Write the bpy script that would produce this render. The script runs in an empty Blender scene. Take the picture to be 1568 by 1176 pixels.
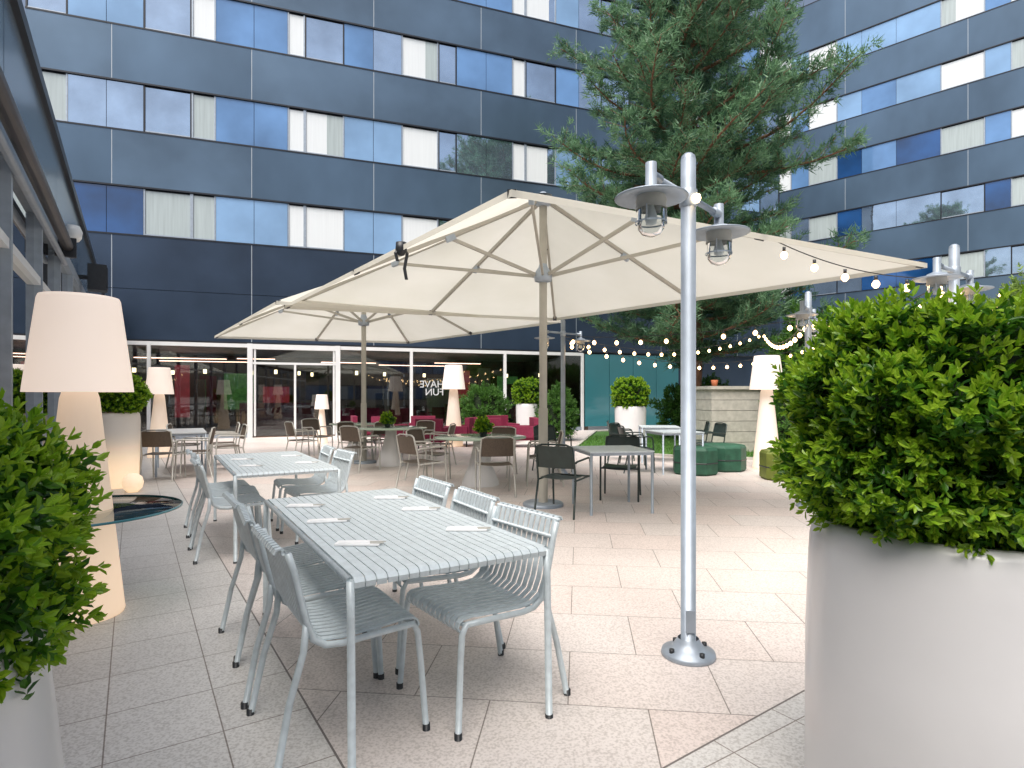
import bpy, math, random
import numpy as np
from mathutils import Vector, Matrix
random.seed(7); rng=np.random.default_rng(7)
S=bpy.context.scene
# ------------------------------------------------------------ materials
def newmat(name):
    m=bpy.data.materials.new(name); m.use_nodes=True
    return m, m.node_tree, m.node_tree.nodes['Principled BSDF']
def noise_col(nt,c1,c2,scale,detail=4,coord='Object',stretch=None):
    tc=nt.nodes.new('ShaderNodeTexCoord'); n=nt.nodes.new('ShaderNodeTexNoise')
    n.inputs['Scale'].default_value=scale; n.inputs['Detail'].default_value=detail
    if stretch:
        mp=nt.nodes.new('ShaderNodeMapping'); mp.inputs['Scale'].default_value=stretch
        nt.links.new(tc.outputs[coord],mp.inputs[0]); nt.links.new(mp.outputs[0],n.inputs[0])
    else: nt.links.new(tc.outputs[coord],n.inputs[0])
    r=nt.nodes.new('ShaderNodeValToRGB'); r.color_ramp.elements[0].position=.3; r.color_ramp.elements[1].position=.7
    r.color_ramp.elements[0].color=(*c1,1); r.color_ramp.elements[1].color=(*c2,1)
    nt.links.new(n.outputs['Fac'],r.inputs[0]); return r.outputs[0],n
def simple(name,c,rough=.5,metal=0,var=.12,scale=6,coat=0,spec=.5,emit=None,es=0,stretch=None,bump=0,bd=.01):
    m,nt,b=newmat(name)
    c2=tuple(min(1,x*(1+var)) for x in c); c1=tuple(x*(1-var) for x in c)
    o,n=noise_col(nt,c1,c2,scale,stretch=stretch); nt.links.new(o,b.inputs['Base Color'])
    b.inputs['Roughness'].default_value=rough; b.inputs['Metallic'].default_value=metal
    b.inputs['Coat Weight'].default_value=coat; b.inputs['Coat Roughness'].default_value=.03
    b.inputs['Specular IOR Level'].default_value=spec
    if emit: b.inputs['Emission Color'].default_value=(*emit,1); b.inputs['Emission Strength'].default_value=es
    if bump:
        bp=nt.nodes.new('ShaderNodeBump'); bp.inputs['Strength'].default_value=bump; bp.inputs['Distance'].default_value=bd
        nt.links.new(n.outputs['Fac'],bp.inputs['Height']); nt.links.new(bp.outputs[0],b.inputs['Normal'])
    return m
def leafmat(name,cols,trans=.35,rough=.45):
    m,nt,b=newmat(name)
    g=nt.nodes.new('ShaderNodeNewGeometry'); r=nt.nodes.new('ShaderNodeValToRGB')
    el=r.color_ramp.elements
    for i,c in enumerate(cols):
        if i<2: e=el[i]
        else: e=el.new(1)
        e.position=i/(len(cols)-1)
        e.color=(*c,1)
    nt.links.new(g.outputs['Random Per Island'],r.inputs[0])
    nt.links.new(r.outputs[0],b.inputs['Base Color']); b.inputs['Roughness'].default_value=rough
    t=nt.nodes.new('ShaderNodeBsdfTranslucent'); mx=nt.nodes.new('ShaderNodeMixShader'); mx.inputs[0].default_value=trans
    nt.links.new(r.outputs[0],t.inputs[0]); nt.links.new(b.outputs[0],mx.inputs[1]); nt.links.new(t.outputs[0],mx.inputs[2])
    nt.links.new(mx.outputs[0],nt.nodes['Material Output'].inputs[0]); return m

galv=simple('galvanised_steel',(.60,.67,.70),.4,.12,.09,30)
alu=simple('aluminium_pole',(.35,.40,.46),.42,.4,.1,12)
alu_l=simple('light_aluminium',(.5,.49,.45),.45,.2,.06,12)
beige=simple('beige_aluminium',(.42,.40,.35),.5,.1,.05,8)
blackp=simple('black_paint',(.02,.022,.026),.4,0,.2,20)
gutter_m=simple('dark_grey_awning',(.07,.065,.07),.4,.2,.2,5)
darkg=simple('dark_green_metal',(.02,.035,.032),.35,0,.2,10)
brown=simple('brown_mesh',(.10,.075,.055),.6,0,.2,60)
topgreen=simple('pale_green_top',(.36,.46,.36),.2,0,.06,4,coat=.5)
topwhite=simple('white_top',(.62,.65,.66),.3,0,.06,4)
white=simple('white_frame',(.76,.77,.77),.4,0,.04,4)
wplastic=simple('planter_white',(.72,.71,.715),.3,0,.03,3,coat=.25)
maroon=simple('maroon_fabric',(.2,.014,.05),.8,0,.2,30)
soil=simple('soil',(.03,.02,.012),.9,0,.4,30,bump=.5)
spand=simple('facade_panel_blue_grey',(.088,.14,.205),.3,.4,.28,.3,stretch=(1,1,.6))
spand2=simple('facade_panel_blue_grey_b',(.10,.152,.215),.28,.4,.28,.35)
spand3=simple('facade_panel_navy',(.036,.056,.092),.26,.3,.3,.4)
fascia=simple('pavilion_fascia',(.12,.175,.235),.22,.3,.3,.5)
seam=simple('facade_seam',(.38,.42,.46),.5,.2,.05,3)
trim=simple('facade_black_trim',(.01,.013,.02),.4,0,.2,3)
bl1=simple('glass_panel_light_blue',(.25,.42,.65),.1,.2,.22,.45,coat=1)
bl2=simple('glass_panel_mid_blue',(.14,.28,.52),.08,.2,.3,.45,coat=1)
bl3=simple('glass_panel_dark_reflection',(.012,.07,.22),.05,.1,.5,.5,coat=1,spec=.8)  # deep blue stands for dark reflections, painted into the glass colour
curt=simple('window_white_curtain',(.78,.81,.82),.3,0,.03,3,coat=1,stretch=(6,6,.15))
curt2=simple('window_grey_curtain',(.42,.48,.48),.25,0,.1,3,coat=1,stretch=(5,5,.2))
wglass=simple('window_mirror_glass',(.42,.54,.68),.015,.85,.2,.8,coat=1,spec=1,bump=.14,bd=.03)
teal=simple('teal_glass_cladding',(.05,.22,.26),.15,0,.12,.5,coat=.8)
stone=simple('limestone',(.46,.44,.39),.8,0,.15,9,bump=.5)
cream=simple('cream_render',(.6,.5,.38),.8,0,.05,2)
sofag=simple('green_pouf',(.025,.10,.06),.6,0,.3,8)
sofaol=simple('olive_pouf',(.14,.17,.025),.55,0,.3,5)
bark=simple('pine_bark',(.2,.1,.06),.9,0,.4,14,bump=1,stretch=(1,1,.3))
paper=simple('napkin_paper',(.88,.88,.88),.7,0,.03,20)
terracotta=simple('terracotta',(.4,.12,.05),.7)
def canopy_mat():
    m,nt,b=newmat('cream_canopy_fabric')
    o,n=noise_col(nt,(.72,.70,.62),(.79,.77,.70),1.2,coord='Object')
    nt.links.new(o,b.inputs['Base Color']); b.inputs['Roughness'].default_value=.85
    t=nt.nodes.new('ShaderNodeBsdfTranslucent'); mx=nt.nodes.new('ShaderNodeMixShader'); mx.inputs[0].default_value=.45
    nt.links.new(o,t.inputs[0]); nt.links.new(b.outputs[0],mx.inputs[1]); nt.links.new(t.outputs[0],mx.inputs[2])
    nt.links.new(mx.outputs[0],nt.nodes['Material Output'].inputs[0]); return m
canvas=canopy_mat()
def clear(name,tint,fac):
    m,nt,b=newmat(name); nt.nodes.remove(b)
    t=nt.nodes.new('ShaderNodeBsdfTransparent'); t.inputs[0].default_value=(*tint,1)
    g=nt.nodes.new('ShaderNodeBsdfGlossy'); g.inputs['Roughness'].default_value=.02
    lw=nt.nodes.new('ShaderNodeLayerWeight'); lw.inputs[0].default_value=fac
    mx=nt.nodes.new('ShaderNodeMixShader'); nt.links.new(lw.outputs['Fresnel'],mx.inputs[0])
    nt.links.new(t.outputs[0],mx.inputs[1]); nt.links.new(g.outputs[0],mx.inputs[2])
    nt.links.new(mx.outputs[0],nt.nodes['Material Output'].inputs[0]); return m
shopglass=clear('shop_glass',(.72,.8,.82),.48)
pavglass=clear('pavilion_glass',(.6,.68,.7),.66)
jar=clear('lamp_jar_glass',(.85,.88,.89),.25)
tglass=clear('smoked_table_glass',(.74,.8,.78),.2)
def glow(name,base,emit,lo,hi,z0,z1):
    m,nt,b=newmat(name); o,n=noise_col(nt,tuple(x*.95 for x in base),base,4)
    nt.links.new(o,b.inputs['Base Color'])
    tc=nt.nodes.new('ShaderNodeTexCoord'); sp=nt.nodes.new('ShaderNodeSeparateXYZ'); mr=nt.nodes.new('ShaderNodeMapRange')
    mr.inputs['From Min'].default_value=z0; mr.inputs['From Max'].default_value=z1
    mr.inputs['To Min'].default_value=lo; mr.inputs['To Max'].default_value=hi
    mr.interpolation_type='SMOOTHSTEP'
    nt.links.new(tc.outputs['Object'],sp.inputs[0]); nt.links.new(sp.outputs['Z'],mr.inputs['Value'])
    nt.links.new(mr.outputs[0],b.inputs['Emission Strength']); b.inputs['Emission Color'].default_value=(*emit,1)
    b.inputs['Roughness'].default_value=.6; return m
shade_m=glow('lampshade_fabric',(.68,.62,.58),(1,.80,.66),.6,.5,1.44,2.05)
body_m=glow('lamp_body_lit',(.68,.63,.59),(1,.68,.42),.62,.34,.1,.95)
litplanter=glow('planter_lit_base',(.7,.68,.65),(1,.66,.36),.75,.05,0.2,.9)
bulb=simple('warm_bulb',(1,.8,.5),.3,emit=(1,.62,.28),es=10)
bulb2=simple('post_bulb',(1,.8,.5),.3,emit=(1,.7,.4),es=6)
neon=simple('warm_strip_light',(1,.5,.3),.3,emit=(1,.5,.35),es=8)
redwall_glow=simple('red_interior_glow',(.35,.025,.04),.6,0,.6,2,emit=(1,.12,.14),es=.2)  # faint red glow added to the wall patches to brighten the interior
intw=simple('dark_interior',(.11,.08,.065),.8,0,.6,1.5)
intf=simple('interior_floor',(.2,.12,.08),.3,0,.3,3)
greenint_glow=simple('green_interior_glow',(.10,.26,.06),.5,0,.8,5,emit=(.3,.8,.2),es=.12)  # green brightness put into the panels as their own glow; no lamp
# leaves
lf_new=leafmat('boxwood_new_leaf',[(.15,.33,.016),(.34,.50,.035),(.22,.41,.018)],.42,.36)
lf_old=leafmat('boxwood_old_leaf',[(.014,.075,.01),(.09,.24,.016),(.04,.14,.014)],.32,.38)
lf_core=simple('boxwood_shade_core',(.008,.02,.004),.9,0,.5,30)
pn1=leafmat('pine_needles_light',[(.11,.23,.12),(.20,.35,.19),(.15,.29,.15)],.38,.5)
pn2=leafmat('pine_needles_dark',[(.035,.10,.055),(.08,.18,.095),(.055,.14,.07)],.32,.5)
lf_sh=leafmat('shrub_leaf',[(.035,.11,.015),(.10,.23,.035),(.06,.17,.03)],.3,.45)
lf_li=leafmat('light_tree_leaf',[(.18,.3,.07),(.3,.42,.12),(.22,.35,.08)],.4,.45)
grassm=leafmat('grass_blades',[(.05,.16,.02),(.13,.29,.04),(.09,.22,.03)],.3,.6)

def paving():
    m,nt,b=newmat('granite_paving'); L=nt.links; N=nt.nodes.new
    g=N('ShaderNodeNewGeometry')
    def brick(rot,loc,w,h,c1,c2,off):
        mp=N('ShaderNodeMapping'); mp.vector_type='POINT'
        mp.inputs['Rotation'].default_value=(0,0,rot); mp.inputs['Location'].default_value=loc
        L.new(g.outputs['Position'],mp.inputs[0])
        br=N('ShaderNodeTexBrick'); br.offset=off; br.inputs['Scale'].default_value=1
        br.inputs['Brick Width'].default_value=w; br.inputs['Row Height'].default_value=h
        br.inputs['Mortar Size'].default_value=.0035; br.inputs['Mortar Smooth'].default_value=.3
        br.inputs['Color1'].default_value=(*c1,1); br.inputs['Color2'].default_value=(*c2,1)
        br.inputs['Mortar'].default_value=(.25,.22,.2,1); L.new(mp.outputs[0],br.inputs[0]); return br
    A=brick(math.radians(-32.8),(.1,.2,0),.42,.42,(.66,.655,.64),(.61,.605,.59),0)
    B=brick(math.radians(6.5),(.05,.1,0),.72,.56,(.69,.61,.575),(.68,.64,.615),.5)
    def side(p,nn):
        v=N('ShaderNodeVectorMath'); v.operation='SUBTRACT'; v.inputs[1].default_value=p; L.new(g.outputs['Position'],v.inputs[0])
        d=N('ShaderNodeVectorMath'); d.operation='DOT_PRODUCT'; d.inputs[1].default_value=nn; L.new(v.outputs[0],d.inputs[0])
        c=N('ShaderNodeMath'); c.operation='GREATER_THAN'; c.inputs[1].default_value=0; L.new(d.outputs['Value'],c.inputs[0]); return c.outputs[0],d.outputs['Value']
    m1,d1=side((-.71,2.34,0),(-.833,-.55,0)); m2,d2=side((.587,2.24,0),(.578,-.816,0))
    mxx=N('ShaderNodeMath'); mxx.operation='MAXIMUM'; L.new(m1,mxx.inputs[0]); L.new(m2,mxx.inputs[1])
    mix=N('ShaderNodeMix'); mix.data_type='RGBA'; L.new(mxx.outputs[0],mix.inputs['Factor']); L.new(B.outputs['Color'],mix.inputs['A']); L.new(A.outputs['Color'],mix.inputs['B'])
    sp=N('ShaderNodeTexNoise'); sp.inputs['Scale'].default_value=85; sp.inputs['Detail'].default_value=3; L.new(g.outputs['Position'],sp.inputs[0])
    r=N('ShaderNodeValToRGB'); r.color_ramp.elements[0].position=.34; r.color_ramp.elements[1].position=.56
    r.color_ramp.elements[0].color=(.76,.74,.72,1); r.color_ramp.elements[1].color=(1.06,1.05,1.04,1); L.new(sp.outputs['Fac'],r.inputs[0])
    lg=N('ShaderNodeTexNoise'); lg.inputs['Scale'].default_value=.9; lg.inputs['Detail'].default_value=6; L.new(g.outputs['Position'],lg.inputs[0])
    r2=N('ShaderNodeValToRGB'); r2.color_ramp.elements[0].position=.3; r2.color_ramp.elements[1].position=.7
    r2.color_ramp.elements[0].color=(.89,.875,.87,1); r2.color_ramp.elements[1].color=(1.05,1.04,1.035,1); L.new(lg.outputs['Fac'],r2.inputs[0])
    def mul(a,bb):
        x=N('ShaderNodeMix'); x.data_type='RGBA'; x.blend_type='MULTIPLY'; x.inputs['Factor'].default_value=1; L.new(a,x.inputs['A']); L.new(bb,x.inputs['B']); return x.outputs['Result']
    o=mul(mul(mix.outputs['Result'],r.outputs[0]),r2.outputs[0])
    def joint(d):
        a=N('ShaderNodeMath'); a.operation='ABSOLUTE'; L.new(d,a.inputs[0]); c=N('ShaderNodeMath'); c.operation='LESS_THAN'; c.inputs[1].default_value=.0045; L.new(a.outputs[0],c.inputs[0]); return c.outputs[0]
    j=N('ShaderNodeMath'); j.operation='MAXIMUM'; L.new(joint(d1),j.inputs[0]); L.new(joint(d2),j.inputs[1])
    f=N('ShaderNodeMix'); f.data_type='RGBA'; L.new(j.outputs[0],f.inputs['Factor']); L.new(o,f.inputs['A']); f.inputs['B'].default_value=(.15,.13,.12,1)
    L.new(f.outputs['Result'],b.inputs['Base Color']); b.inputs['Roughness'].default_value=.5
    bp=N('ShaderNodeBump'); bp.inputs['Strength'].default_value=.3; bp.inputs['Distance'].default_value=.003; L.new(sp.outputs['Fac'],bp.inputs['Height']); L.new(bp.outputs[0],b.inputs['Normal'])
    return m
pave=paving()
grassg=simple('grass_ground',(.06,.15,.025),.9,0,.3,8,bump=.5)
earth=simple('ground_gravel',(.3,.29,.27),.9,0,.15,2)

# ------------------------------------------------------------ mesh builder
class MB:
    def __init__(s): s.v=[];s.f=[];s.m=[];s.sm=[];s.mats=[]
    def mi(s,m):
        if m not in s.mats: s.mats.append(m)
        return s.mats.index(m)
    def add(s,vs,fs,mat,smooth=False):
        o=len(s.v); s.v.extend([tuple(map(float,x)) for x in vs]); k=s.mi(mat)
        for f in fs: s.f.append(tuple(i+o for i in f)); s.m.append(k); s.sm.append(smooth)
    def obox(s,c,ax,ay,az,mat):
        c=Vector(c);ax=Vector(ax);ay=Vector(ay);az=Vector(az)
        vs=[c+ax*i+ay*j+az*k for i in(-.5,.5) for j in(-.5,.5) for k in(-.5,.5)]
        s.add(vs,[(0,1,3,2),(4,6,7,5),(0,4,5,1),(2,3,7,6),(0,2,6,4),(1,5,7,3)],mat)
    def box(s,c,sz,mat,rz=0):
        cs,sn=math.cos(rz),math.sin(rz)
        s.obox(c,(cs*sz[0],sn*sz[0],0),(-sn*sz[1],cs*sz[1],0),(0,0,sz[2]),mat)
    def tube(s,pts,r,mat,n=10,r2=None):
        pts=[Vector(p) for p in pts]; N=len(pts); vs=[];fs=[]; ref=None
        for i,p in enumerate(pts):
            t=(pts[min(i+1,N-1)]-pts[max(i-1,0)]).normalized()
            if ref is None:
                ref=Vector((0,0,1)) if abs(t.z)<.9 else Vector((1,0,0))
            a=t.cross(ref).normalized(); b=t.cross(a).normalized(); ref=-b if b.dot(ref)<0 else b
            a=t.cross(ref).normalized(); b=a.cross(t)
            rr=r if r2 is None else r+(r2-r)*i/(N-1)
            for k in range(n):
                an=2*math.pi*k/n; vs.append(p+(a*math.cos(an)+b*math.sin(an))*rr)
        for i in range(N-1):
            for k in range(n):
                fs.append((i*n+k,i*n+(k+1)%n,(i+1)*n+(k+1)%n,(i+1)*n+k))
        fs.append(tuple(range(n))); fs.append(tuple(range((N-1)*n,N*n)))
        s.add(vs,fs,mat,True)
    def lathe(s,prof,mat,c=(0,0,0),n=36,jit=0):
        vs=[];fs=[];c=Vector(c)
        for r,z in prof:
            for k in range(n):
                an=2*math.pi*k/n; vs.append(c+Vector((r*math.cos(an),r*math.sin(an),z)))
        for i in range(len(prof)-1):
            for k in range(n): fs.append((i*n+k,i*n+(k+1)%n,(i+1)*n+(k+1)%n,(i+1)*n+k))
        s.add(vs,fs,mat,True)
    def strip(s,prof,wdir,w,th,mat):
        P=[Vector(p) for p in prof]; W=Vector(wdir).normalized()*w/2; vs=[];N=len(P)
        for i,p in enumerate(P):
            t=(P[min(i+1,N-1)]-P[max(i-1,0)]).normalized(); nn=t.cross(Vector(wdir)).normalized()*th/2
            vs+= [p-W-nn,p+W-nn,p+W+nn,p-W+nn]
        fs=[]
        for i in range(N-1):
            for k in range(4): fs.append((i*4+k,i*4+(k+1)%4,(i+1)*4+(k+1)%4,(i+1)*4+k))
        fs+=[(0,1,2,3),((N-1)*4,(N-1)*4+1,(N-1)*4+2,(N-1)*4+3)]
        s.add(vs,fs,mat,False)
    def leaves(s,P,D,Nn,L,W,mat):
        n=len(P)
        if n==0:return
        D=D/np.linalg.norm(D,axis=1,keepdims=True); Sd=np.cross(D,Nn); Sd/=np.linalg.norm(Sd,axis=1,keepdims=True)+1e-9
        Nn=np.cross(Sd,D); L=np.broadcast_to(np.asarray(L,float),(n,))[:,None]; W=np.broadcast_to(np.asarray(W,float),(n,))[:,None]
        V=np.empty((n,6,3)); V[:,0]=P; V[:,1]=P+D*.3*L-Sd*W*.45+Nn*W*.15; V[:,2]=P+D*.72*L-Sd*W*.4+Nn*W*.12
        V[:,3]=P+D*L-Nn*L*.1; V[:,4]=P+D*.72*L+Sd*W*.4+Nn*W*.12; V[:,5]=P+D*.3*L+Sd*W*.45+Nn*W*.15
        o=len(s.v); s.v.extend(map(tuple,V.reshape(-1,3).tolist())); k=s.mi(mat)
        b=o+6*np.arange(n)[:,None]
        F=np.concatenate([b+np.array([0,1,2,3]),b+np.array([0,3,4,5])],0)
        s.f.extend(map(tuple,F.tolist())); s.m.extend([k]*2*n); s.sm.extend([False]*2*n)
    def tris(s,P,D,Sd,L,W,mat):
        n=len(P); V=np.empty((n,3,3)); V[:,0]=P-Sd*W/2; V[:,1]=P+Sd*W/2; V[:,2]=P+D*L
        o=len(s.v); s.v.extend(map(tuple,V.reshape(-1,3).tolist())); k=s.mi(mat)
        F=o+3*np.arange(n)[:,None]+np.array([0,1,2]); s.f.extend(map(tuple,F.tolist())); s.m.extend([k]*n); s.sm.extend([False]*n)
    def mesh(s,name):
        me=bpy.data.meshes.new(name); me.from_pydata(s.v,[],s.f)
        for m in s.mats: me.materials.append(m)
        me.polygons.foreach_set('material_index',s.m); me.polygons.foreach_set('use_smooth',s.sm); me.update(); return me
def put(name,me,loc=(0,0,0),rz=0,sc=1,parent=None):
    if isinstance(me,MB): me=me.mesh(name+'_mesh')
    o=bpy.data.objects.new(name,me); o.location=loc; o.rotation_euler=(0,0,rz); o.scale=(sc,)*3 if not isinstance(sc,tuple) else sc
    S.collection.objects.link(o)
    if parent: o.parent=parent
    return o
def empty(name,loc=(0,0,0)):
    o=bpy.data.objects.new(name,None); o.location=loc; S.collection.objects.link(o); return o

# ------------------------------------------------------------ ground
b=MB(); b.add([(-300,-300,0),(300,-300,0),(300,300,0),(-300,300,0)],[(0,1,2,3)],earth); put('ground',b)
b=MB(); b.add([(-22,-22,.004),(45,-22,.004),(45,45,.004),(-22,45,.004)],[(0,1,2,3)],pave); put('courtyard_paving',b)
LAWN=[(1.6,15.2),(3.9,13.2),(6.3,12.6),(10,10.2),(14,9),(20,20),(12,26),(3.2,22.5)]
b=MB(); b.add([(x,y,.02) for x,y in LAWN],[tuple(range(8))],grassg)
for i in range(8):
    x0,y0=LAWN[i];x1,y1=LAWN[(i+1)%8]; L=math.hypot(x1-x0,y1-y0); b.box(((x0+x1)/2,(y0+y1)/2,.03),(L,.08,.06),stone,math.atan2(y1-y0,x1-x0))
def inpoly(x,y,poly):
    c=False
    for i in range(len(poly)):
        x0,y0=poly[i];x1,y1=poly[i-1]
        if (y0>y)!=(y1>y) and x<(x1-x0)*(y-y0)/(y1-y0)+x0: c=not c
    return c
pts=[(x,y) for x,y in zip(rng.uniform(1.6,12,22000),rng.uniform(9,20,22000)) if inpoly(x,y,LAWN)]
P=np.array([(x,y,.02) for x,y in pts]); n=len(P)
D=np.stack([rng.normal(0,.35,n),rng.normal(0,.35,n),np.ones(n)],1); a=rng.uniform(0,6.28,n)
b.tris(P,D,np.stack([np.cos(a),np.sin(a),0*a],1),rng.uniform(.04,.09,n)[:,None],.02,grassm)
put('lawn',b)

# ------------------------------------------------------------ buildings
def facade(b,O,u,nrm,s0,s1,wins,zb,zt,seq,seq0,pw,p0,depth=12,skip=None,sp=None,extra=None):
    O=Vector((O[0],O[1],0));u=Vector((u[0],u[1],0));nrm=Vector((nrm[0],nrm[1],0))
    def bx(a,c,d0,d1,z0,z1,m):
        b.obox(O+u*(a+c)/2+nrm*(d0+d1)/2+Vector((0,0,(z0+z1)/2)),u*(c-a),nrm*(d1-d0),(0,0,z1-z0),m)
    bx(s0,s1,-depth,-.12,zb,zt,seam)
    zz=zb; bands=[]
    for w0,w1 in wins: bands.append((zz,w0)); zz=w1
    bands.append((zz,zt))
    for bi,(z0,z1) in enumerate(bands):
        zs=[(z0+.05,z1-.05)]
        if bi==0 and extra: zs=[(z0+.05,extra-.008),(extra+.008,z1-.05)]
        for za,zb_ in zs:
            p=p0
            while p>s0: p-=pw
            while p<s1:
                a=max(p,s0)+.012; c=min(p+pw,s1)-.012
                if c>a: bx(a,c,-.12,0,za,zb_,(sp or (spand3 if (bi==0) else random.choice([spand,spand,spand2]))))
                if s0+.1<p<s1-.1: bx(p-.012,p+.012,-.11,-.003,za,zb_,seam)
                p+=pw
        bx(s0,s1,-.12,.012,z0,z0+.05,trim); bx(s0,s1,-.12,.012,z1-.05,z1,trim)
    for w0,w1 in wins:
        bx(s0,s1,-.12,-.1,w0,w1,trim)
        p=seq0;i=0
        per=sum(x[1] for x in seq)
        while p>s0: p-=per
        while p<s1:
            k,w=seq[i%len(seq)]; a=max(p,s0);c=min(p+w,s1)
            if c-a>.1:
                if k=='b':
                    m=random.choice([bl1,bl1,bl2,bl2,bl3]) if skip is None else skip(k,p,w0)
                    bx(a+.008,c-.008,-.1,-.04,w0+.01,w1-.01,m)
                else:
                    m=random.choice([curt,curt,curt,curt2,wglass,wglass]) if skip is None else skip(k,p,w0)
                    if m is curt and c-a>1 and random.random()<.4:
                        f=a+.05+(c-a-.09)*random.uniform(.55,.8)
                        bx(a+.05,f,-.1,-.06,w0+.05,w1-.05,m); bx(f,c-.04,-.1,-.06,w0+.05,w1-.05,random.choice([curt2,wglass]))
                    else: bx(a+.05,c-.04,-.1,-.06,w0+.05,w1-.05,m)
                    for q in (a+.025,c-.02): bx(q-.025,q+.02,-.1,-.03,w0+.01,w1-.01,alu if m is not wglass else trim)
                    bx(a+.05,c-.04,-.1,-.035,w0+.01,w0+.05,alu)
            p+=w;i+=1
    return bx
UL=(.9415,.337); NL=(.337,-.9415); OL=(-7.42,20)
b=MB(); random.seed(11)
seqL=[('b',1.0),('b',1.0),('w',1.35),('w',.7),('b',1.15),('b',1.05),('w',.55),('w',1.3)]
def pickL(k,p,z):
    if k=='b':
        if z<8: return bl3 if p<-4 else (random.choice([bl3,wglass]) if p>5.5 else random.choice([bl1,bl1,bl2]))
        if z<11: return wglass if p<-4 or 6<p<9 else (random.choice([bl1,bl2]) if p<3.5 else random.choice([bl1,bl2,bl3,wglass]))
        return random.choice([bl1,bl2,bl2,wglass])
    if p<-2.2 and z<12: return random.choice([curt2,wglass])
    if 3.8<p<7.2 or p>11: return random.choice([wglass,wglass,wglass,curt])
    if z>12 and random.random()<.3: return wglass
    return curt
bx=facade(b,OL,UL,NL,-7.5,21,[(6.46,7.93),(9.72,11.2),(12.98,14.45),(16.15,17.6)],3.13,18.5,seqL,-6.45,3.98,-5.3,skip=pickL,extra=4.75)
bx(-6,11,-7,-6.9,0,3.13,intw); bx(-6,11,-6.9,-.05,.0,.03,intf)
bx(-6.2,-6,-7,-.1,0,3.13,intw); bx(11,11.2,-7,-.1,0,3.13,intw); bx(15.5,21,-12,-.1,0,3.13,spand3)
bx(11.0,15.5,-6,-.12,0,3.1,seam)
for i in range(4): bx(11.02+i*1.12,11.02+i*1.12+1.1,-.12,-.02,.15,3.08,teal)
rr=random.Random(3); s_=-5.9
while s_<10.5:
    w_=rr.uniform(.5,1.3); m_=rr.choice([redwall_glow,redwall_glow,brown,greenint_glow,intf,curt2,intw,maroon]); z1=rr.uniform(1.6,2.8)
    bx(s_,s_+w_,-6.9,-6.8,rr.uniform(.1,.9),z1,m_); s_+=w_+rr.uniform(.1,.6)
for s_ in (-5.2,-3.6,2.0,3.2,6.2,9.0):
    bx(s_,s_+.35,-4.2,-3.9,.03,rr.uniform(1.,2.2),rr.choice([brown,intf,curt2])); 
for s_ in (-5.5,-4.6,1.6,2.5,5.0,5.9,8.2,9.4): bx(s_,s_+.6,-1.9,-1.3,.7,.74,brown); bx(s_+.27,s_+.33,-1.63,-1.57,.03,.7,blackp); bx(s_,s_+.5,-1.2,-1.15,.45,.95,maroon)
bx(-2.1,.8,-5,-4.5,.03,1.1,maroon)
for s_,d_,w_ in [(-5.4,-3,3),(-5.0,-5,3.5),(-2,-2.5,1.3),(1,-4,2.2),(5.5,-3,2),(3.5,-5.5,3)]: bx(s_,s_+w_,d_,d_+.03,2.75,2.78,neon)
for s_,d_ in ((-5.2,-2),(-4.4,-4),(-3.1,-2.5),(-1.6,-3.2),(-.7,-2),(.1,-3.2),(.6,-4.5),(2.2,-2.2),(3.4,-3.2),(5.2,-4),(6.6,-3.2),(8.7,-3.2),(9.8,-2)): bx(s_,s_+.1,d_,d_+.1,2.2,2.35,bulb2)
for m_ in (-5.9,-4.3,4.0,7.6,10.9): bx(m_-.05,m_+.05,-.1,.02,.0,3.1,white)
bx(-5.9,-1.45,-.09,.01,3.0,3.12,white); bx(1.5,10.9,-.09,.01,3.0,3.12,white)
bx(-5.9,-1.45,-.09,.01,.0,.14,alu); bx(1.5,10.9,-.09,.01,.0,.14,alu)
bx(-5.9,-1.45,-.06,-.04,.14,3.0,shopglass); bx(1.5,10.9,-.06,-.04,.14,3.0,shopglass)
for m_ in (-1.45,1.35): bx(m_,m_+.16,-.1,.06,0,3.13,white)
bx(-1.3,1.35,-.1,.06,2.95,3.12,white); bx(-1.3,1.35,-.1,.04,2.45,2.52,white); bx(0,.07,-.08,.03,.05,2.45,white)
for m_ in (-1.25,1.27,): bx(m_,m_+.06,-.08,.03,.05,2.95,white)
bx(-1.3,1.35,-.06,-.04,.05,2.95,shopglass)
put('hotel_building',b)
UR=(-.712,.702); NR=(-.702,-.712); OR=(20.4,30.5)
b=MB(); seqR=[('b',1.2),('w',1.5),('b',.95),('w',1.75),('b',1.9),('b',1.6)]
def pickR(k,p,z):
    if k=='b': return random.choice([bl1,bl2,bl1]) if z>15 else (random.choice([bl3,wglass]) if z<10.5 else random.choice([bl2,bl3,bl3,bl2]))
    return random.choice([curt,curt,curt,curt2]) if z>12 else random.choice([curt2,wglass,curt2,curt])
facade(b,OR,UR,NR,-34,14,[(3.9,5.2),(7.1,8.4),(10.25,11.6),(13.45,14.8),(16.65,18.0),(19.85,21.2)],0,23.9,seqR,-6.9,5.4,-2.6,skip=pickR)
put('hotel_wing_building',b)
b=MB(); facade(b,(-16,-24),(-1,0),(0,1),-44,14,[(.9,2.5),(4.1,5.5),(7.3,8.7),(10.5,11.9)],0,13,seqR,-6.9,5.4,-2.6,sp=cream)
put('rear_wing_building',b)
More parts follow.
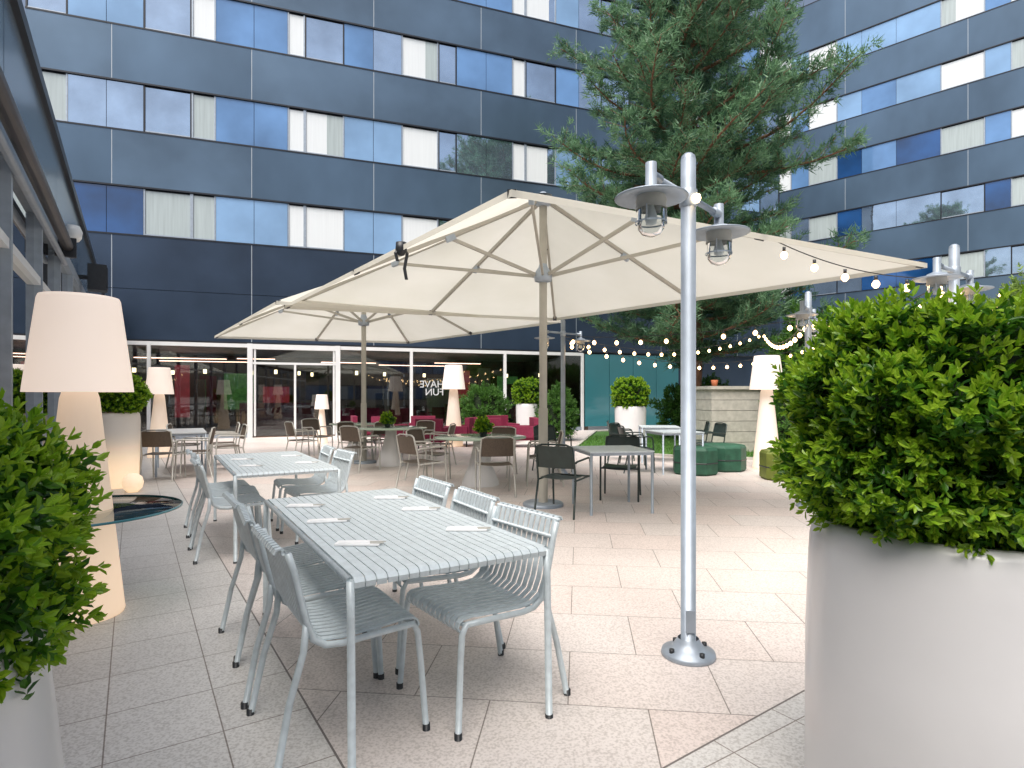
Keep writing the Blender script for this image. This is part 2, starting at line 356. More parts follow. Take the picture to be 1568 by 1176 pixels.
# left glazed pavilion
UP=Vector((-.541,.841,0)); NP=Vector((.841,.541,0)); OP=Vector((-.9,0,0))
b=MB()
def px(a,c,d0,d1,z0,z1,m): b.obox(OP+UP*(a+c)/2+NP*(d0+d1)/2+Vector((0,0,(z0+z1)/2)),UP*(c-a),NP*(d1-d0),(0,0,z1-z0),m)
px(-5,21.4,-8,-.1,3.25,4.38,spand3)
s_=-5
while s_<21.4:
    e=min(s_+3.3,21.4); px(s_+.012,e-.012,-.1,-.01,3.27,4.3,fascia); s_+=3.3
px(-5,21.4,-.12,.04,4.3,4.42,trim); px(-5,21.4,-.12,.03,3.12,3.26,alu)
px(-5,21.4,-5,-4.9,0,3.25,intw); px(-5,21.4,-4.9,-.1,0,.03,intf)
s_=-5
while s_<21.4:
    px(s_,s_+.07,-.08,.03,0,3.12,alu); s_+=1.65
px(-5,21.4,-.07,.025,0,.12,alu); px(-5,21.4,-.07,.02,1.0,1.06,alu); px(-5,21.4,-.07,.02,2.45,2.52,white)
px(-5,21.4,-.045,-.03,.12,3.12,pavglass)
for s_ in (2.5,6,9,13,17): px(s_,s_+1.2,-.6,-.5,.03,2.9,curt2)
for s_ in (5.,8.,12,15): px(s_,s_+1.6,-3,-2.97,2.6,2.63,neon)
b.tube([OP+UP*(-4)+NP*.12+Vector((0,0,3.12)),OP+UP*8.35+NP*.12+Vector((0,0,3.12))],.055,gutter_m,14)
b.tube([OP+UP*(-4)+NP*.06+Vector((0,0,3.0)),OP+UP*8.35+NP*.06+Vector((0,0,3.0))],.03,alu,10)
px(7.9,7.95,0,.2,3.0,3.22,blackp)
put('glazed_pavilion_building',b)
b=MB(); c=OP+UP*11.4+NP*.25+Vector((0,0,3.35))
b.obox(c,UP*.3,NP*.26,(0,0,.42),blackp); b.obox(c-NP*.17,UP*.06,NP*.2,(0,0,.06),blackp); b.obox(c+NP*.135,UP*.24,NP*.01,(0,0,.34),trim)
put('wall_speaker',b)
b=MB(); c=OP+UP*8.6+NP*.12+Vector((0,0,3.42)); b.lathe([(0,-.09),(.06,-.09),(.09,-.05),(.1,.03),(.07,.1),(0,.11)],white,c,16); b.obox(c-NP*.08,UP*.08,NP*.1,(0,0,.2),alu)
put('security_light',b)  # security light housing on the pavilion wall, unlit
tx=bpy.data.curves.new('window_lettering','FONT'); tx.body='HAVE\nFUN'; tx.size=.36; tx.space_line=.8; tx.extrude=.004; tx.materials.append(topwhite)
o=bpy.data.objects.new('window_lettering',tx); S.collection.objects.link(o)
p=Vector((OL[0]+UL[0]*5.2,OL[1]+UL[1]*5.2,0))+Vector((NL[0],NL[1],0))*.01
o.location=(p.x,p.y,1.7); o.rotation_euler=(math.radians(90),0,math.atan2(UL[1],UL[0])); o.scale=(-1,1,1)

# ------------------------------------------------------------ slatted chair/table
def slat_chair():
    b=MB()
    prof=[(.245,.405),(.256,.425),(.25,.443),(.232,.454),(.19,.457),(.08,.447),(-.06,.44),(-.13,.447),(-.175,.475),(-.2,.53),(-.222,.62),(-.245,.72),(-.262,.785),(-.275,.803),(-.292,.8),(-.3,.785)]
    n=12
    for i in range(n):
        y=-.212+.424*i/(n-1)
        b.strip([(x,y,z) for x,z in prof],(0,1,0),.025,.007,galv)
    fr=[(.225,.435),(.08,.43),(-.06,.423),(-.12,.43),(-.165,.46),(-.19,.53),(-.212,.62),(-.235,.72),(-.255,.785)]
    for y in (-.235,.235):
        b.tube([(.275,y*1.08,0),(.255,y*1.02,.3),(.245,y,.4),(.225,y,.435)]+[(x,y,z) for x,z in fr[1:]],.0135,galv,8)
        b.tube([(-.3,y*1.08,0),(-.25,y*1.02,.25),(-.2,y*.99,.42),(-.19,y*.99,.52)],.0135,galv,8)
        for x in (.275,-.3): b.tube([(x,y*1.08,0.002),(x,y*1.08,.03)],.016,blackp,8)
    for x,z in ((.225,.43),(-.12,.425),(-.232,.72),(-.27,.79)): b.tube([(x,-.235,z),(x,.235,z)],.009,galv,6)
    return b.mesh('slat_chair_mesh')
def slat_table(L=1.92,W=.87):
    b=MB(); n=20
    for i in range(n):
        y=-W/2+.03+(W-.06)*i/(n-1)
        pr=[(-L/2,.715),(-L/2-.004,.735),(-L/2+.012,.749),(-L/2+.04,.752),(L/2-.04,.752),(L/2-.012,.749),(L/2+.004,.735),(L/2,.715)]
        b.strip([(x,y,z) for x,z in pr],(0,1,0),.038,.005,galv)
    for sgn in (-1,1): b.tube([(-L/2+.02,sgn*(W/2),.738),(L/2-.02,sgn*(W/2),.738)],.0135,galv,8)
    for x in (-L/2+.015,-.4,0,.4,L/2-.015): b.tube([(x,-W/2,.732),(x,W/2,.732)],.013,galv,8)
    for sx in(-1,1):
        for sy in (-1,1): 
            b.tube([(sx*(L/2+.01),sy*(W/2),.002),(sx*(L/2-.004),sy*W/2,.6),(sx*(L/2-.012),sy*W/2,.738)],.0155,galv,10)
            b.tube([(sx*(L/2+.01),sy*W/2,.001),(sx*(L/2+.01),sy*W/2,.02)],.018,blackp,8)
    return b.mesh('slat_table_mesh')
CH=slat_chair(); TB=slat_table()
u=Vector((-.52,.854,0)); w=Vector((.854,.52,0)); ang=math.atan2(.854,-.52)
def setting(c,offs,settings):
    c=Vector(c); put('slatted_metal_table',TB,c,ang)
    for uu,ww,j in offs:
        p=c+u*uu+w*ww; a=math.atan2(w.y,w.x)+(math.pi if ww>0 else 0)+j
        put('slatted_metal_chair',CH,p,a,1.05)
    for uu,ww in settings:
        bb=MB(); bb.box((0,0,.004),(.2,.07,.007),paper,0); bb.box((-.02,.002,.0095),(.13,.045,.004),paper,.06); bb.box((.085,.01,.0095),(.07,.009,.003),alu_l,.05); bb.box((.085,-.012,.0095),(.06,.014,.003),alu_l,-.04)
        p=c+u*uu+w*ww; put('napkin_with_cutlery',bb,(p.x,p.y,.756),random.uniform(-.15,.15)+.1)
setting((-.713,3.185,0),[(-.52,-.36,.03),(.06,-.37,-.05),(.55,-.38,.04),(-.62,.28,.1),(.02,.31,-.03),(.6,.3,.02)],
        [(-.5,-.27),(.05,-.27),(.55,-.28),(-.5,.27),(.1,.27),(.55,.25)])
setting((-2.46,6.0,0),[(-.55,-.42,.03),(.0,-.4,-.06),(.5,-.42,.0),(-.3,.4,.08),(.35,.38,-.05)],[(-.45,-.25),(.2,-.25),(-.45,.25),(.3,.25)])

# ------------------------------------------------------------ armchair / other tables
def armchair(frame,panel,arms=True):
    b=MB()
    for y in (-.25,.25):
        if arms: b.tube([(.27,y,0),(.24,y,.6),(.22,y,.65),(.17,y,.665),(-.2,y,.65),(-.24,y,.64)],.013,frame,8)
        else: b.tube([(.26,y*.9,0),(.22,y*.9,.44)],.012,frame,8)
        b.tube([(-.3,y,0),(-.21,y*.95,.42),(-.24,y*.95,.6),(-.29,y*.9,.82),(-.285,y*.6,.845)],.013,frame,8)
        b.tube([(.22,y*.92,.435),(-.21,y*.92,.425)],.011,frame,8)
    b.tube([(-.285,-.15,.845),(-.295,0,.85),(-.285,.15,.845)],.012,frame,8)
    b.tube([(.235,-.25,.435),(.235,.25,.435)],.011,frame,8)
    n=7; vs=[];fs=[]
    for i in range(n):
        for j in range(n):
            x=-.21+.45*i/(n-1); y=-.22+.44*j/(n-1); vs.append((x,y,.452-.018*(1-(2*j/(n-1)-1)**2)-(0.02 if i==n-1 else 0)))
    for i in range(n-1):
        for j in range(n-1): fs.append((i*n+j,i*n+j+1,(i+1)*n+j+1,(i+1)*n+j))
    b.add(vs,fs,panel,True)
    vs=[];fs=[]
    for i in range(5):
        for j in range(n):
            t=i/4; y=-.225+.45*j/(n-1); vs.append((-.232-.06*t-.03*(1-(2*j/(n-1)-1)**2),y,.57+.26*t))
    for i in range(4):
        for j in range(n-1): fs.append((i*n+j,i*n+j+1,(i+1)*n+j+1,(i+1)*n+j))
    b.add(vs,fs,panel,True)
    return b.mesh('armchair_mesh')
AC_b=armchair(alu_l,brown); AC_g=armchair(darkg,darkg); 
def round_table(top,r=.72):
    b=MB(); b.lathe([(0,.742),(r,.742),(r+.008,.75),(r,.765),(0,.765)],top,n=48)
    b.lathe([(0,.742),(.11,.742),(.12,.6),(.19,.3),(.29,.06),(.3,.0)],wplastic,n=32); return b.mesh('round_table_mesh')
def square_table(W,L,top,fr):
    b=MB(); b.box((0,0,.745),(W,L,.018),top)
    for sx in(-1,1):
        for sy in(-1,1): b.tube([(sx*(W/2-.02),sy*(L/2-.02),0),(sx*(W/2-.02),sy*(L/2-.02),.737)],.018,fr,8)
    for sy in (-1,1): b.box((0,sy*(L/2-.02),.72),(W-.04,.025,.035),fr)
    for sx in (-1,1): b.box((sx*(W/2-.02),0,.718),(.025,L-.04,.034),fr)
    return b.mesh('square_table_mesh')
RT=round_table(topgreen); RT2=round_table(topgreen,.6)
SQ=square_table(.8,.8,galv,alu); SQ2=square_table(.8,1.6,topwhite,alu)
def ring(name,me,c,n,r,a0,jit=.15):
    for i in range(n):
        a=a0+2*math.pi*i/n+random.uniform(-jit,jit); rr=r+random.uniform(-.05,.1)
        put(name,me,(c[0]+rr*math.cos(a),c[1]+rr*math.sin(a),0),a+math.pi+random.uniform(-jit,jit))
put('round_pedestal_table',RT,(-.5,9.3,0)); ring('metal_armchair',AC_b,(-.5,9.3),5,.98,-2.45)
put('round_pedestal_table',RT,(-2.45,11.9,0)); ring('metal_armchair',AC_b,(-2.45,11.9),4,.98,-1.9)
put('round_pedestal_table',RT2,(-3.6,13.6,0)); ring('metal_armchair',AC_b,(-3.9,13.4),4,.95,-2.2)
put('square_bistro_table',SQ,(1.24,7.35,0),math.radians(10))
put('dark_metal_armchair',AC_g,(.62,7.05,0),math.radians(62)); put('dark_metal_armchair',AC_g,(1.5,8.1,0),math.radians(-105)); 
put('square_bistro_table',SQ2,(-6.2,11.0,0),math.radians(30))
for x,y,a in ((-6.9,10.4,30),(-6.5,11.7,20),(-5.5,10.2,200),(-5.4,11.2,215),(-5.9,12.0,210),(-5.85,9.85,100)): put('metal_armchair',AC_b,(x,y,0),math.radians(a))
put('square_bistro_table',SQ,(3.0,10.9,0),math.radians(10)); put('square_bistro_table',SQ,(3.15,12.6,0),math.radians(-8))
for x,y,a in ((2.3,10.9,5),(2.3,11.8,-40),(3.9,12.6,170),(2.4,12.9,-10),(4.0,12.0,190)): put('dark_metal_armchair',AC_g,(x,y,0),math.radians(a))
put('dark_metal_armchair',AC_g,(.75,10.9,0),math.radians(-60))
def lounge():
    b=MB(); 
    b.box((0,0,.3),(.7,.72,.22),maroon); b.box((-.32,0,.55),(.14,.72,.5),maroon)
    for y in(-.36,.36): b.box((0,y,.42),(.7,.12,.3),maroon)
    for x in(-.28,.28):
        for y in (-.3,.3): b.tube([(x,y,0),(x,y,.2)],.02,blackp,8)
    me=b.mesh('lounge_mesh'); return me
LM=lounge()
for x,y,a in ((-3.6,17.2,70),(-2.7,17.8,100),(-1.4,16.4,160),(-2.1,15.6,80),(-.6,15.5,-80),(.3,16.2,190),(-.3,17.6,-60),(-4.4,17.6,20)):
    o=put('maroon_lounge_chair',LM,(x,y,0),math.radians(a)); md=o.modifiers.new('bv','BEVEL'); md.width=.03; md.segments=3
def pouf(m1,m2):
    b=MB(); n=8; pr=[(.0,.0),(.36,.0),(.40,.04),(.40,.2),(.40,.44),(.37,.49),(.3,.5),(0,.5)]
    b.lathe(pr,m1,n=n); b.lathe([(.404,.21),(.41,.22),(.404,.23)],m2,n=n)
    b.sm=[False]*len(b.sm); return b.mesh('pouf_mesh')
PF=pouf(sofag,blackp);PF2=pouf(sofaol,blackp)
put('octagonal_pouf',PF,(3.3,10.6,0),.2); put('octagonal_pouf',PF,(4.0,11.1,0),.5); put('octagonal_pouf',PF2,(4.6,9.9,0),.35)

# ------------------------------------------------------------ parasols
def parasol(name,loc):
    C=Vector((.40,7.54,0)); cor=[Vector((-.005,4.00,2.82)),Vector((4.41,6.24,2.82)),Vector((.78,10.68,2.82)),Vector((-3.57,9.2,2.82))]
    cor=[c-C for c in cor]; ap=Vector((0,0,3.99)); ends=[]
    for i in range(4):
        ends.append(cor[i]); ends.append((cor[i]+cor[(i+1)%4])/2)
    b=MB(); n=8
    for i in range(8):
        A=ends[i];B=ends[(i+1)%8]; vs=[];fs=[];idx={}
        for p in range(n+1):
            for q in range(p+1):
                t=p/n; e=A.lerp(B,q/p) if p else A; v=ap.lerp(e,t)
                sag=-.06*math.sin(math.pi*t)*(math.sin(math.pi*(q/p)) if p else 0); idx[(p,q)]=len(vs); vs.append(v+Vector((0,0,sag)))
        for p in range(n):
            for q in range(p+1):
                fs.append((idx[(p,q)],idx[(p+1,q)],idx[(p+1,q+1)]))
                if q<p: fs.append((idx[(p,q)],idx[(p+1,q+1)],idx[(p,q+1)]))
        b.add(vs,fs,canvas,True)
        b.add([A,B,B+Vector((0,0,-.05)),A+Vector((0,0,-.05))],[(0,1,2,3)],canvas)
        d=(A-ap); s1=ap+d*.02+Vector((0,0,-.05)); e1=ap+d*.985+Vector((0,0,-.03))
        side=d.cross(Vector((0,0,1))).normalized(); up=side.cross(d.normalized())
        b.obox((s1+e1)/2,e1-s1,side*.035,up*.045,beige)
        m=ap+d*.52+Vector((0,0,-.08)); h=Vector((0,0,2.95))+Vector((d.x,d.y,0)).normalized()*.09
        dd=m-h; b.obox((m+h)/2,dd,side*.028,side.cross(dd.normalized())*.04,beige); b.obox(m,d.normalized()*.12,side*.05,up*.07,alu)
        b.obox(e1,d.normalized()*.06,side*.06,up*.06,blackp)
    b.tube([(0,0,0),(0,0,2.0),(0,0,3.93)],.05,beige,16); b.tube([(0,0,.0),(0,0,1.25)],.06,beige,16)
    b.lathe([(.05,2.86),(.11,2.88),(.12,2.95),(.1,3.0),(.06,3.06),(.05,3.1)],alu,n=20)
    b.lathe([(.05,3.84),(.1,3.86),(.1,3.92),(.05,3.94)],alu,n=20); b.lathe([(.0,4.03),(.04,4.02),(.05,4.0),(.12,3.975)],alu,n=16)
    b.tube([(0,.09,2.1),(0,.075,2.3)],.02,blackp,8); b.tube([(0,.055,3.3),(.06,.055,3.3)],.012,blackp,6)
    b.lathe([(0,.05),(.24,.05),(.26,.035),(.26,.0)],alu,n=36)
    put(name,b,C+Vector(loc))
    if name and loc==(0,0,0):
        b=MB(); E=(cor[0]*.71+cor[3]*.29)+C+Vector((0,0,-.02))
        b.lathe([(0,.06),(.05,.05),(.055,-.02),(.03,-.07),(0,-.08)],blackp,E,10)
        b.strip([E+Vector((0,0,.03)),E+Vector((.06,-.02,-.06)),E+Vector((.035,-.02,-.2)),E+Vector((.05,0,-.3))],(1,.3,0),.03,.006,blackp)
        b.strip([E+Vector((0,0,.03)),E+Vector((-.05,-.02,-.05)),E+Vector((-.03,-.02,-.13))],(1,-.3,0),.03,.006,blackp)
        put('parasol_strap',b)
parasol('cream_parasol',(0,0,0)); parasol('cream_parasol',(-3.5,4.75,0))

# ------------------------------------------------------------ lamp posts
def lamp_post():
    b=MB()
    b.lathe([(0,0),(.14,0),(.145,.012),(.14,.03),(.09,.045),(.065,.085),(.055,.1)],alu,n=40)
    for k in range(4):
        a=k*math.pi/2+.4; b.lathe([(.0,.055),(.014,.055),(.014,.035)],blackp,(.11*math.cos(a),.11*math.sin(a),0),10)
    b.tube([(0,0,.05),(0,0,2.70)],.04,alu,24); b.lathe([(.04,2.70),(.036,2.72),(.02,2.735),(0,2.74)],alu,n=24)
    b.box((0,-.041,.2),(.05,.006,.12),alu)
    b.lathe([(.041,2.44),(.048,2.45),(.048,2.53),(.041,2.54)],alu,n=24)
    for sg in (-1,1):
        d=Vector((.66,.75,0))*sg; e=d*.42
        b.tube([(0,0,2.5),tuple(e*.85+Vector((0,0,2.5)))],.018,alu,10)
        b.tube([tuple(e+Vector((0,0,2.42))),tuple(e+Vector((0,0,2.56)))],.028,alu,12)
        b.tube([tuple(e+Vector((0,0,2.5))),tuple(e*.8+Vector((0,0,2.5)))],.026,alu,12)
        b.lathe([(.03,2.44),(.07,2.425),(.08,2.41),(.175,2.392),(.178,2.386),(.16,2.38),(.07,2.395),(.0,2.4)],alu,e,32)
        b.lathe([(.07,2.395),(.075,2.37),(.07,2.35),(.075,2.34),(.075,2.33)],alu_l,e,24)
        b.lathe([(.066,2.34),(.068,2.27),(.064,2.235),(.045,2.21),(.015,2.198),(0,2.197)],jar,e,24)
        for k in range(3):
            a=k*2.1; b.tube([tuple(e+Vector((.074*math.cos(a),.074*math.sin(a),2.34))),tuple(e+Vector((.074*math.cos(a),.074*math.sin(a),2.26)))],.004,alu,6)
        b.lathe([(.077,2.27),(.077,2.262)],alu,e,24)
        b.lathe([(.0,2.25),(.025,2.26),(.032,2.29),(.02,2.33),(.012,2.36)],topwhite,e,12)
    return b.mesh('lamp_post_mesh')
LP=lamp_post()
for x,y,a in ((.96,3.2,0),(.89,10.25,-.2),(3.76,7.46,.1),(3.86,5.13,-.2)): put('double_lamp_post',LP,(x,y,0),a)
b=MB(); b.lathe([(0,.03),(.02,.02),(.025,0),(.015,-.02),(0,-.025)],bulb2,(0,0,0),12); put('string_light_bulb',b,(.985,3.14,2.47))
def string(a,c,sag,n,name='string_lights'):
    b=MB(); a=Vector(a);c=Vector(c); pts=[]
    for i in range(41):
        t=i/40; pts.append(a.lerp(c,t)+Vector((0,0,-4*sag*t*(1-t))))
    b.tube(pts,.005,blackp,5)
    for i in range(n):
        t=(i+.5)/n; p=a.lerp(c,t)+Vector((0,0,-4*sag*t*(1-t)))
        b.lathe([(0,-.02),(.014,-.02),(.014,-.06),(0,-.06)],blackp,p,8)
        b.lathe([(0,-.06),(.014,-.062),(.03,-.085),(.03,-.105),(.014,-.125),(0,-.13)],bulb,p,10)
    put(name,b)
string((2.3,5.26,2.83),(3.86,5.13,2.45),.12,6)
string((3.86,5.13,2.45),(7.5,9.0,3.1),.35,12)
string((.89,10.25,2.45),(3.76,7.46,2.4),.1,9)
string((.89,10.25,2.45),(6.2,14.5,3.0),.35,16)
string((3.76,7.46,2.4),(3.86,5.13,2.45),.15,8)
string((3.76,7.46,2.4),(6.2,14.5,3.0),.3,14)
string((.89,10.25,2.4),(6.8,13.0,2.6),.45,18)

# ------------------------------------------------------------ big floor lamps
def big_lamp(disc):
    b=MB(); q=.82
    b.lathe([(.36*q,1.44),(.352*q,1.5),(.27*q,2.03),(.26*q,2.05),(.22*q,2.052),(0,2.03)],shade_m,n=48)
    b.lathe([(.355*q,1.442),(.0,1.46)],shade_m,n=48)
    b.lathe([(0,.0),(.29*q,.0),(.3*q,.02),(.295*q,.05),(.13*q,1.40),(.115*q,1.44),(.1*q,1.5)],body_m,n=48)
    if disc:
        b.lathe([(.18,.668),(.57,.668),(.577,.675),(.57,.682),(.18,.682)],tglass,n=64); b.lathe([(.17,.655),(.2,.655),(.2,.668)],alu,n=32)
        b.lathe([(.571,.667),(.58,.669),(.58,.681),(.571,.683)],teal,n=64)
    return b.mesh('floor_lamp_mesh')
BL=big_lamp(False)
put('large_outdoor_floor_lamp',big_lamp(True),(-2.78,3.78,0))
put('large_outdoor_floor_lamp',BL,(-8.1,13.5,0)); put('large_outdoor_floor_lamp',BL,(4.9,11.3,0),0,1.06); put('large_outdoor_floor_lamp',BL,(-1.63,16.4,0),0,1.1)
put('large_outdoor_floor_lamp',BL,(-5.6,17.3,0),0,.7)

# ------------------------------------------------------------ planters + boxwood
def bush(b,c,R,nspr,ll=.034,lw=.017,zmin=-.75,mn=lf_new,mo=lf_old,core=True,pw=2.6,slen=.1,seed=1,nodes=6,jagg=.07):
    r=np.random.default_rng(seed); c=np.array(c,float); R=np.array(R,float)
    d=r.normal(size=(nspr*2,3)); d/=np.linalg.norm(d,axis=1,keepdims=True); d=d[d[:,2]>zmin][:nspr]; n=len(d)
    k=1/(np.sum(np.abs(d)**pw,axis=1))**(1/pw)
    ph=r.uniform(0,6.28,6)
    lump=1+jagg*(np.sin(5*d[:,0]+ph[0])*np.sin(5*d[:,1]+ph[1])+.7*np.sin(9*d[:,2]+ph[2]+4*d[:,0])+.5*np.sin(13*d[:,1]+ph[3]+7*d[:,2]))
    rad=r.uniform(.8,1.0,n)**.6*lump*k
    P=c+d*R*rad[:,None]
    o=d/R*R.mean()+np.array([0,0,.45])+r.normal(0,.38,(n,3)); o/=np.linalg.norm(o,axis=1,keepdims=True)
    P=P-o*slen*.7
    sl=slen*r.uniform(.6,1.25,n)
    x=np.cross(o,r.normal(size=(n,3))); x/=np.linalg.norm(x,axis=1,keepdims=True); y=np.cross(o,x)
    for j in range(nodes):
        t=(j+.6)/nodes; base=P+o*(sl*t)[:,None]
        a=x if j%2==0 else y
        for sg in (-1,1):
            D=o*(.55+.5*t)+a*sg*(1-.35*t)+r.normal(0,.18,(n,3)); D/=np.linalg.norm(D,axis=1,keepdims=True)
            Nn=o-D*np.sum(o*D,axis=1,keepdims=True)+r.normal(0,.15,(n,3))
            sz=r.uniform(.75,1.2,n)*(1.05-.35*abs(t-.5))
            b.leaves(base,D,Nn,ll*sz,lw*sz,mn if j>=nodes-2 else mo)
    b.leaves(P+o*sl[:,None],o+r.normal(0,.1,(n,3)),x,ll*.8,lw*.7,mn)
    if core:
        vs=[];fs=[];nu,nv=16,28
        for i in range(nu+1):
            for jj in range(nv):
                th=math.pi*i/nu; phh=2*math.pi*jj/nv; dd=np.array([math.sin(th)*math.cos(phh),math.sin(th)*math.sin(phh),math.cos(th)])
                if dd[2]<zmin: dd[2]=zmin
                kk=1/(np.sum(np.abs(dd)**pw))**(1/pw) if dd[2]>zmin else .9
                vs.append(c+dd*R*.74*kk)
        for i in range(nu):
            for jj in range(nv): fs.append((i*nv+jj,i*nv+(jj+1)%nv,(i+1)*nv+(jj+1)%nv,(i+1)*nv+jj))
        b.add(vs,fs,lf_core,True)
def planter(r,h,mat=wplastic,bf=.9):
    b=MB(); b.lathe([(0,0),(r*bf,0),(r*(bf+.03),.03),(r*(.985+(bf-.9)*.4),h*.6),(r,h-.13),(r*.99,h-.07),(r*.965,h-.025),(r*.93,h-.005),(r*.89,h),(r*.86,h-.01),(r*.84,h-.05),(r*.82,h-.12)],mat,n=64)
    b.lathe([(0,h-.07),(r*.84,h-.07)],soil,n=32); return b
def planted(name,x,y,r,h,mat,R,cz,nspr,seed,bf=.9,**kw):
    e=empty(name,(x,y,0)); put('pot',planter(r,h,mat,bf),(0,0,0),parent=e)
    bb=MB(); bush(bb,(0,0,cz),R,nspr,seed=seed,**kw); put('boxwood',bb,(0,0,0),parent=e)
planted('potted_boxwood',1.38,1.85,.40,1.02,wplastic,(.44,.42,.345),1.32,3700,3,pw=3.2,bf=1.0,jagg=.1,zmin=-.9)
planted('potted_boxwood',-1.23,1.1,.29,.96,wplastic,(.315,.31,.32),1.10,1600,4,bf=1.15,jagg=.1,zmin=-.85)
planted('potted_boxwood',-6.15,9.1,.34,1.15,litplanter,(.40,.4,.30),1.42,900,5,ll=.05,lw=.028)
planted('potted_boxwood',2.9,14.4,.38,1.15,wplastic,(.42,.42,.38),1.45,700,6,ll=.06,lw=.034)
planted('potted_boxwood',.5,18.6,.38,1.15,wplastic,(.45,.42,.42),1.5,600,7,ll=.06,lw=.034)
b=MB(); b.lathe([(0,0),(.06,.0),(.12,.06),(.14,.14),(.12,.22),(.06,.27),(0,.28)],litplanter,n=24); put('ball_lamp',b,(-5.55,8.6,0))
for x,y in ((-.45,9.2),(-2.5,11.8)):
    e=empty('small_potted_plant',(x,y,.765)); bb=MB(); bb.lathe([(0,0),(.05,0),(.07,.1),(.06,.1),(0,.08)],darkg,n=20); put('pot',bb,parent=e)
    bb=MB(); bush(bb,(0,0,.17),(.12,.12,.1),90,.05,.025,core=False,slen=.08,seed=8); put('leaves',bb,parent=e)
def shrub(name,c,R,n,ll,lw,mn=lf_sh,mo=lf_sh,seed=9,stems=True,jagg=.16,**kw):
    b=MB(); bush(b,c,R,n,ll,lw,mn=mn,mo=mo,seed=seed,jagg=jagg,slen=.28,pw=2.1,**kw)
    if stems:
        for k in range(6):
            a=k*1.05; b.tube([(c[0]+.08*math.cos(a),c[1]+.08*math.sin(a),0),(c[0]+R[0]*.4*math.cos(a),c[1]+R[1]*.4*math.sin(a),c[2])],.025,bark,6,.01)
    put(name,b)
shrub('shrub',(7.4,14.2,1.7),(1.1,1.0,1.7),1500,.12,.05,seed=10,zmin=-.95)
shrub('shrub',(9.6,15.5,1.5),(1.5,1.2,1.5),1300,.12,.05,seed=11,zmin=-.95)
shrub('shrub',(6.0,18.9,.9),(1.2,.9,.9),900,.12,.05,seed=12,zmin=-.95)
shrub('shrub',(-.9,19.6,1.0),(.75,.6,.75),600,.1,.035,seed=14)
shrub('flowering_shrub',(1.4,18.3,.8),(.6,.5,.75),500,.1,.035,seed=15,zmin=-.95)
shrub('flowering_shrub',(6.4,12.6,.75),(.9,.7,.65),700,.07,.035,seed=16,zmin=-.95)
shrub('shrub',(12.5,13.0,1.6),(2.2,1.5,1.6),1300,.14,.06,seed=17,zmin=-.95)
b=MB(); b.tube([(8.8,9.2,0),(8.85,9.2,1.4),(8.75,9.25,2.4)],.06,bark,8,.03)
for k in range(11):
    a=k*.7; z=1.5+k*.17; e=(8.8+.75*math.cos(a),9.2+.75*math.sin(a),z+.6); b.tube([(8.8,9.2,z),((8.8+e[0])/2,(9.2+e[1])/2,z+.3),e],.02,bark,6,.006)
    bush(b,e,(.45,.45,.3),110,.085,.04,mn=lf_li,mo=lf_li,core=False,slen=.25,seed=30+k,jagg=.2)
put('young_tree',b)
b=MB()
for k in range(6): b.box((5.55,15.2,.13+.26*k),(1.6-.01*(k%2),1.5-.01*(k%2),.25),stone,.15)
b.box((5.55,15.2,1.6),(1.72,1.62,.08),stone,.15); b.lathe([(0,1.64),(.06,1.64),(.09,1.8),(0,1.8)],terracotta,(5.1,14.8,0),16)
put('stone_raised_bed',b)

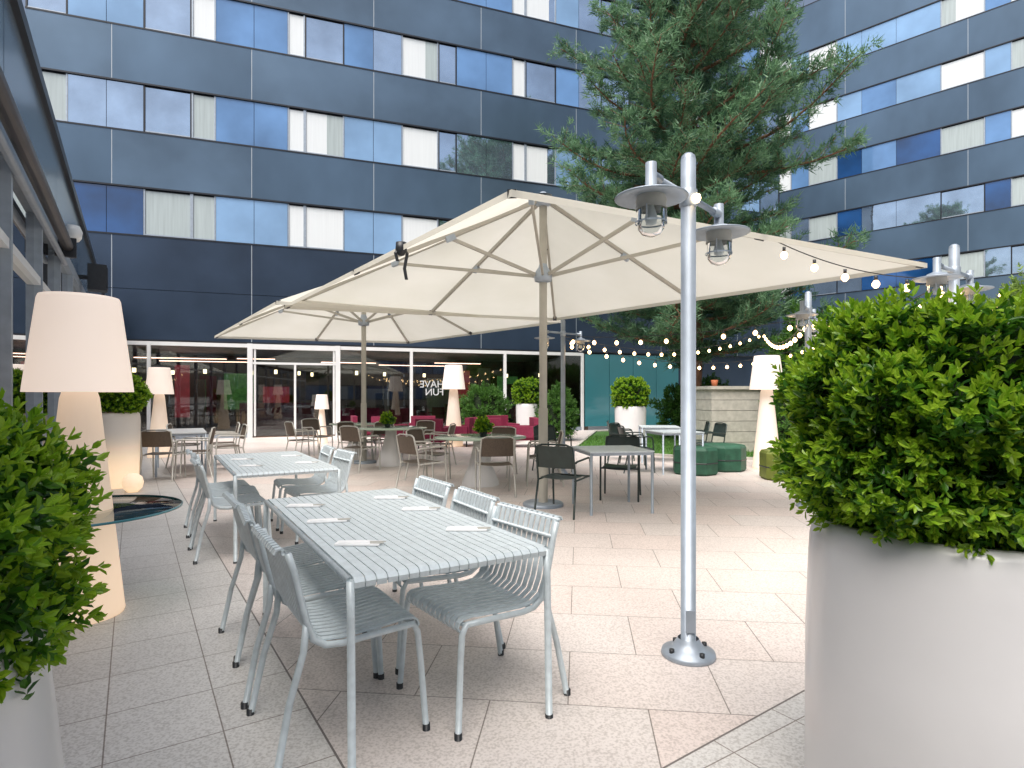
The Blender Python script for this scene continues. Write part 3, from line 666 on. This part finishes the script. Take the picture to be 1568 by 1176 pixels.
# ------------------------------------------------------------ pine tree
def pine(seed,H=16.2):
    r=random.Random(seed); nr=np.random.default_rng(seed); b=MB()
    def axis(z): return Vector((.18*math.sin(z*.5),.14*math.cos(z*.4)-.14,z))
    b.tube([axis(z) for z in np.linspace(0,H-.4,24)],.26,bark,12,.03)
    prof=[(2.6,3.7),(4,4.1),(5.5,4.0),(7.2,3.9),(9,4.1),(11,3.6),(12.8,2.9),(14.6,1.8),(16.2,.3)]
    def hw(z):
        for (z0,a),(z1,c) in zip(prof,prof[1:]):
            if z0<=z<=z1: return a+(c-a)*(z-z0)/(z1-z0)
        return .3
    C=[];Dr=[];Lt=[]
    z=2.5;az=0
    while z<H-.2:
        nb=r.choice([6,7,8]) if z<13 else 6
        whorl=r.uniform(.85,1.05)
        for k in range(nb):
            az+=2*math.pi/nb+r.uniform(-.35,.35); zz=z+r.uniform(-.25,.25); L=hw(min(zz,H))*whorl*r.uniform(.62,1.03)
            rise=r.uniform(-.08,.22)+.4*max(0,(zz-10)/5); o=axis(zz); pts=[]
            for i in range(9):
                t=i/8; rad=L*t; a=az+.22*math.sin(t*3+k)
                pts.append(o+Vector((math.cos(a)*rad,math.sin(a)*rad,rise*rad-.05*L*math.sin(math.pi*t)+.13*L*t*t)))
            b.tube(pts,.03+.01*L,bark,6,.01)
            nt_=int(8+L*6)
            for q in range(nt_):
                t=.14+.86*(q+r.random())/nt_; f=t*8; i=min(7,int(f)); p=pts[i].lerp(pts[i+1],f-i)
                dr=(pts[i+1]-pts[i]).normalized(); sd=dr.cross(Vector((0,0,1))).normalized()*(1 if q%2 else -1)
                tw=(dr*r.uniform(.3,1)+sd*r.uniform(.4,1.1)+Vector((0,0,r.uniform(-.05,.5)))).normalized(); tl=r.uniform(.35,.85)*(1.15-.45*t)
                e=p+tw*tl; b.tube([p,e],.01,bark,3,.004)
                for m in range(4):
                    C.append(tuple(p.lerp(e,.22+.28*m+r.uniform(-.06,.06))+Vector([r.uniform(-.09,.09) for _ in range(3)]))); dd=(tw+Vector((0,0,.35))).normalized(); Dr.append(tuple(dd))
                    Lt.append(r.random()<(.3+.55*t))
        z+=r.uniform(.5,.72)
    C=np.array(C);Dr=np.array(Dr);Lt=np.array(Lt); K=17
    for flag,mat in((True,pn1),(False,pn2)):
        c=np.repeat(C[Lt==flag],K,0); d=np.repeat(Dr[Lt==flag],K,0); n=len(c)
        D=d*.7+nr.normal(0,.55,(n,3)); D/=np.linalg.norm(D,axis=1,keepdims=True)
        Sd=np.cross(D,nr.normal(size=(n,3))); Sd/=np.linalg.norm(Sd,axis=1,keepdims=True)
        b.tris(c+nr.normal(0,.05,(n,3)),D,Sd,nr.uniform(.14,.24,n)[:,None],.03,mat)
    print('pine clumps',len(C)); return b.mesh('pine_mesh')
PM=pine(5)
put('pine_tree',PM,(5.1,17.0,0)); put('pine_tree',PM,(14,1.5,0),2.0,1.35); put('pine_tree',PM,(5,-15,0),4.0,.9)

# ------------------------------------------------------------ world / light / camera
wd=bpy.data.worlds.new('World'); S.world=wd; wd.use_nodes=True; nt=wd.node_tree
bg=nt.nodes['Background']; sk=nt.nodes.new('ShaderNodeTexSky'); sk.sky_type='NISHITA'; sk.sun_disc=False
el=math.radians(60); azm=math.radians(203)
sk.sun_elevation=el; sk.sun_rotation=azm; sk.air_density=1.0; sk.dust_density=4.0; sk.ozone_density=1.5
hs=nt.nodes.new('ShaderNodeHueSaturation'); hs.inputs['Saturation'].default_value=.75
nt.links.new(sk.outputs[0],hs.inputs['Color']); nt.links.new(hs.outputs[0],bg.inputs[0]); bg.inputs[1].default_value=.15
sl=bpy.data.lights.new('sun','SUN'); sl.energy=5.0; sl.angle=math.radians(55); sl.color=(1,.955,.895)
so=bpy.data.objects.new('sun',sl); S.collection.objects.link(so)
dirv=Vector((math.sin(azm)*math.cos(el),math.cos(azm)*math.cos(el),math.sin(el)))
so.rotation_euler=dirv.to_track_quat('Z','Y').to_euler()
cd=bpy.data.cameras.new('camera'); co=bpy.data.objects.new('camera',cd); S.collection.objects.link(co)
co.location=(0,0,1.42); co.rotation_euler=(math.radians(90),0,0); cd.sensor_width=36; cd.lens=20.66; cd.shift_y=.0108; cd.clip_end=1500; cd.clip_start=.05
S.camera=co
S.view_settings.view_transform='Standard'; S.view_settings.look='None'; S.view_settings.exposure=0
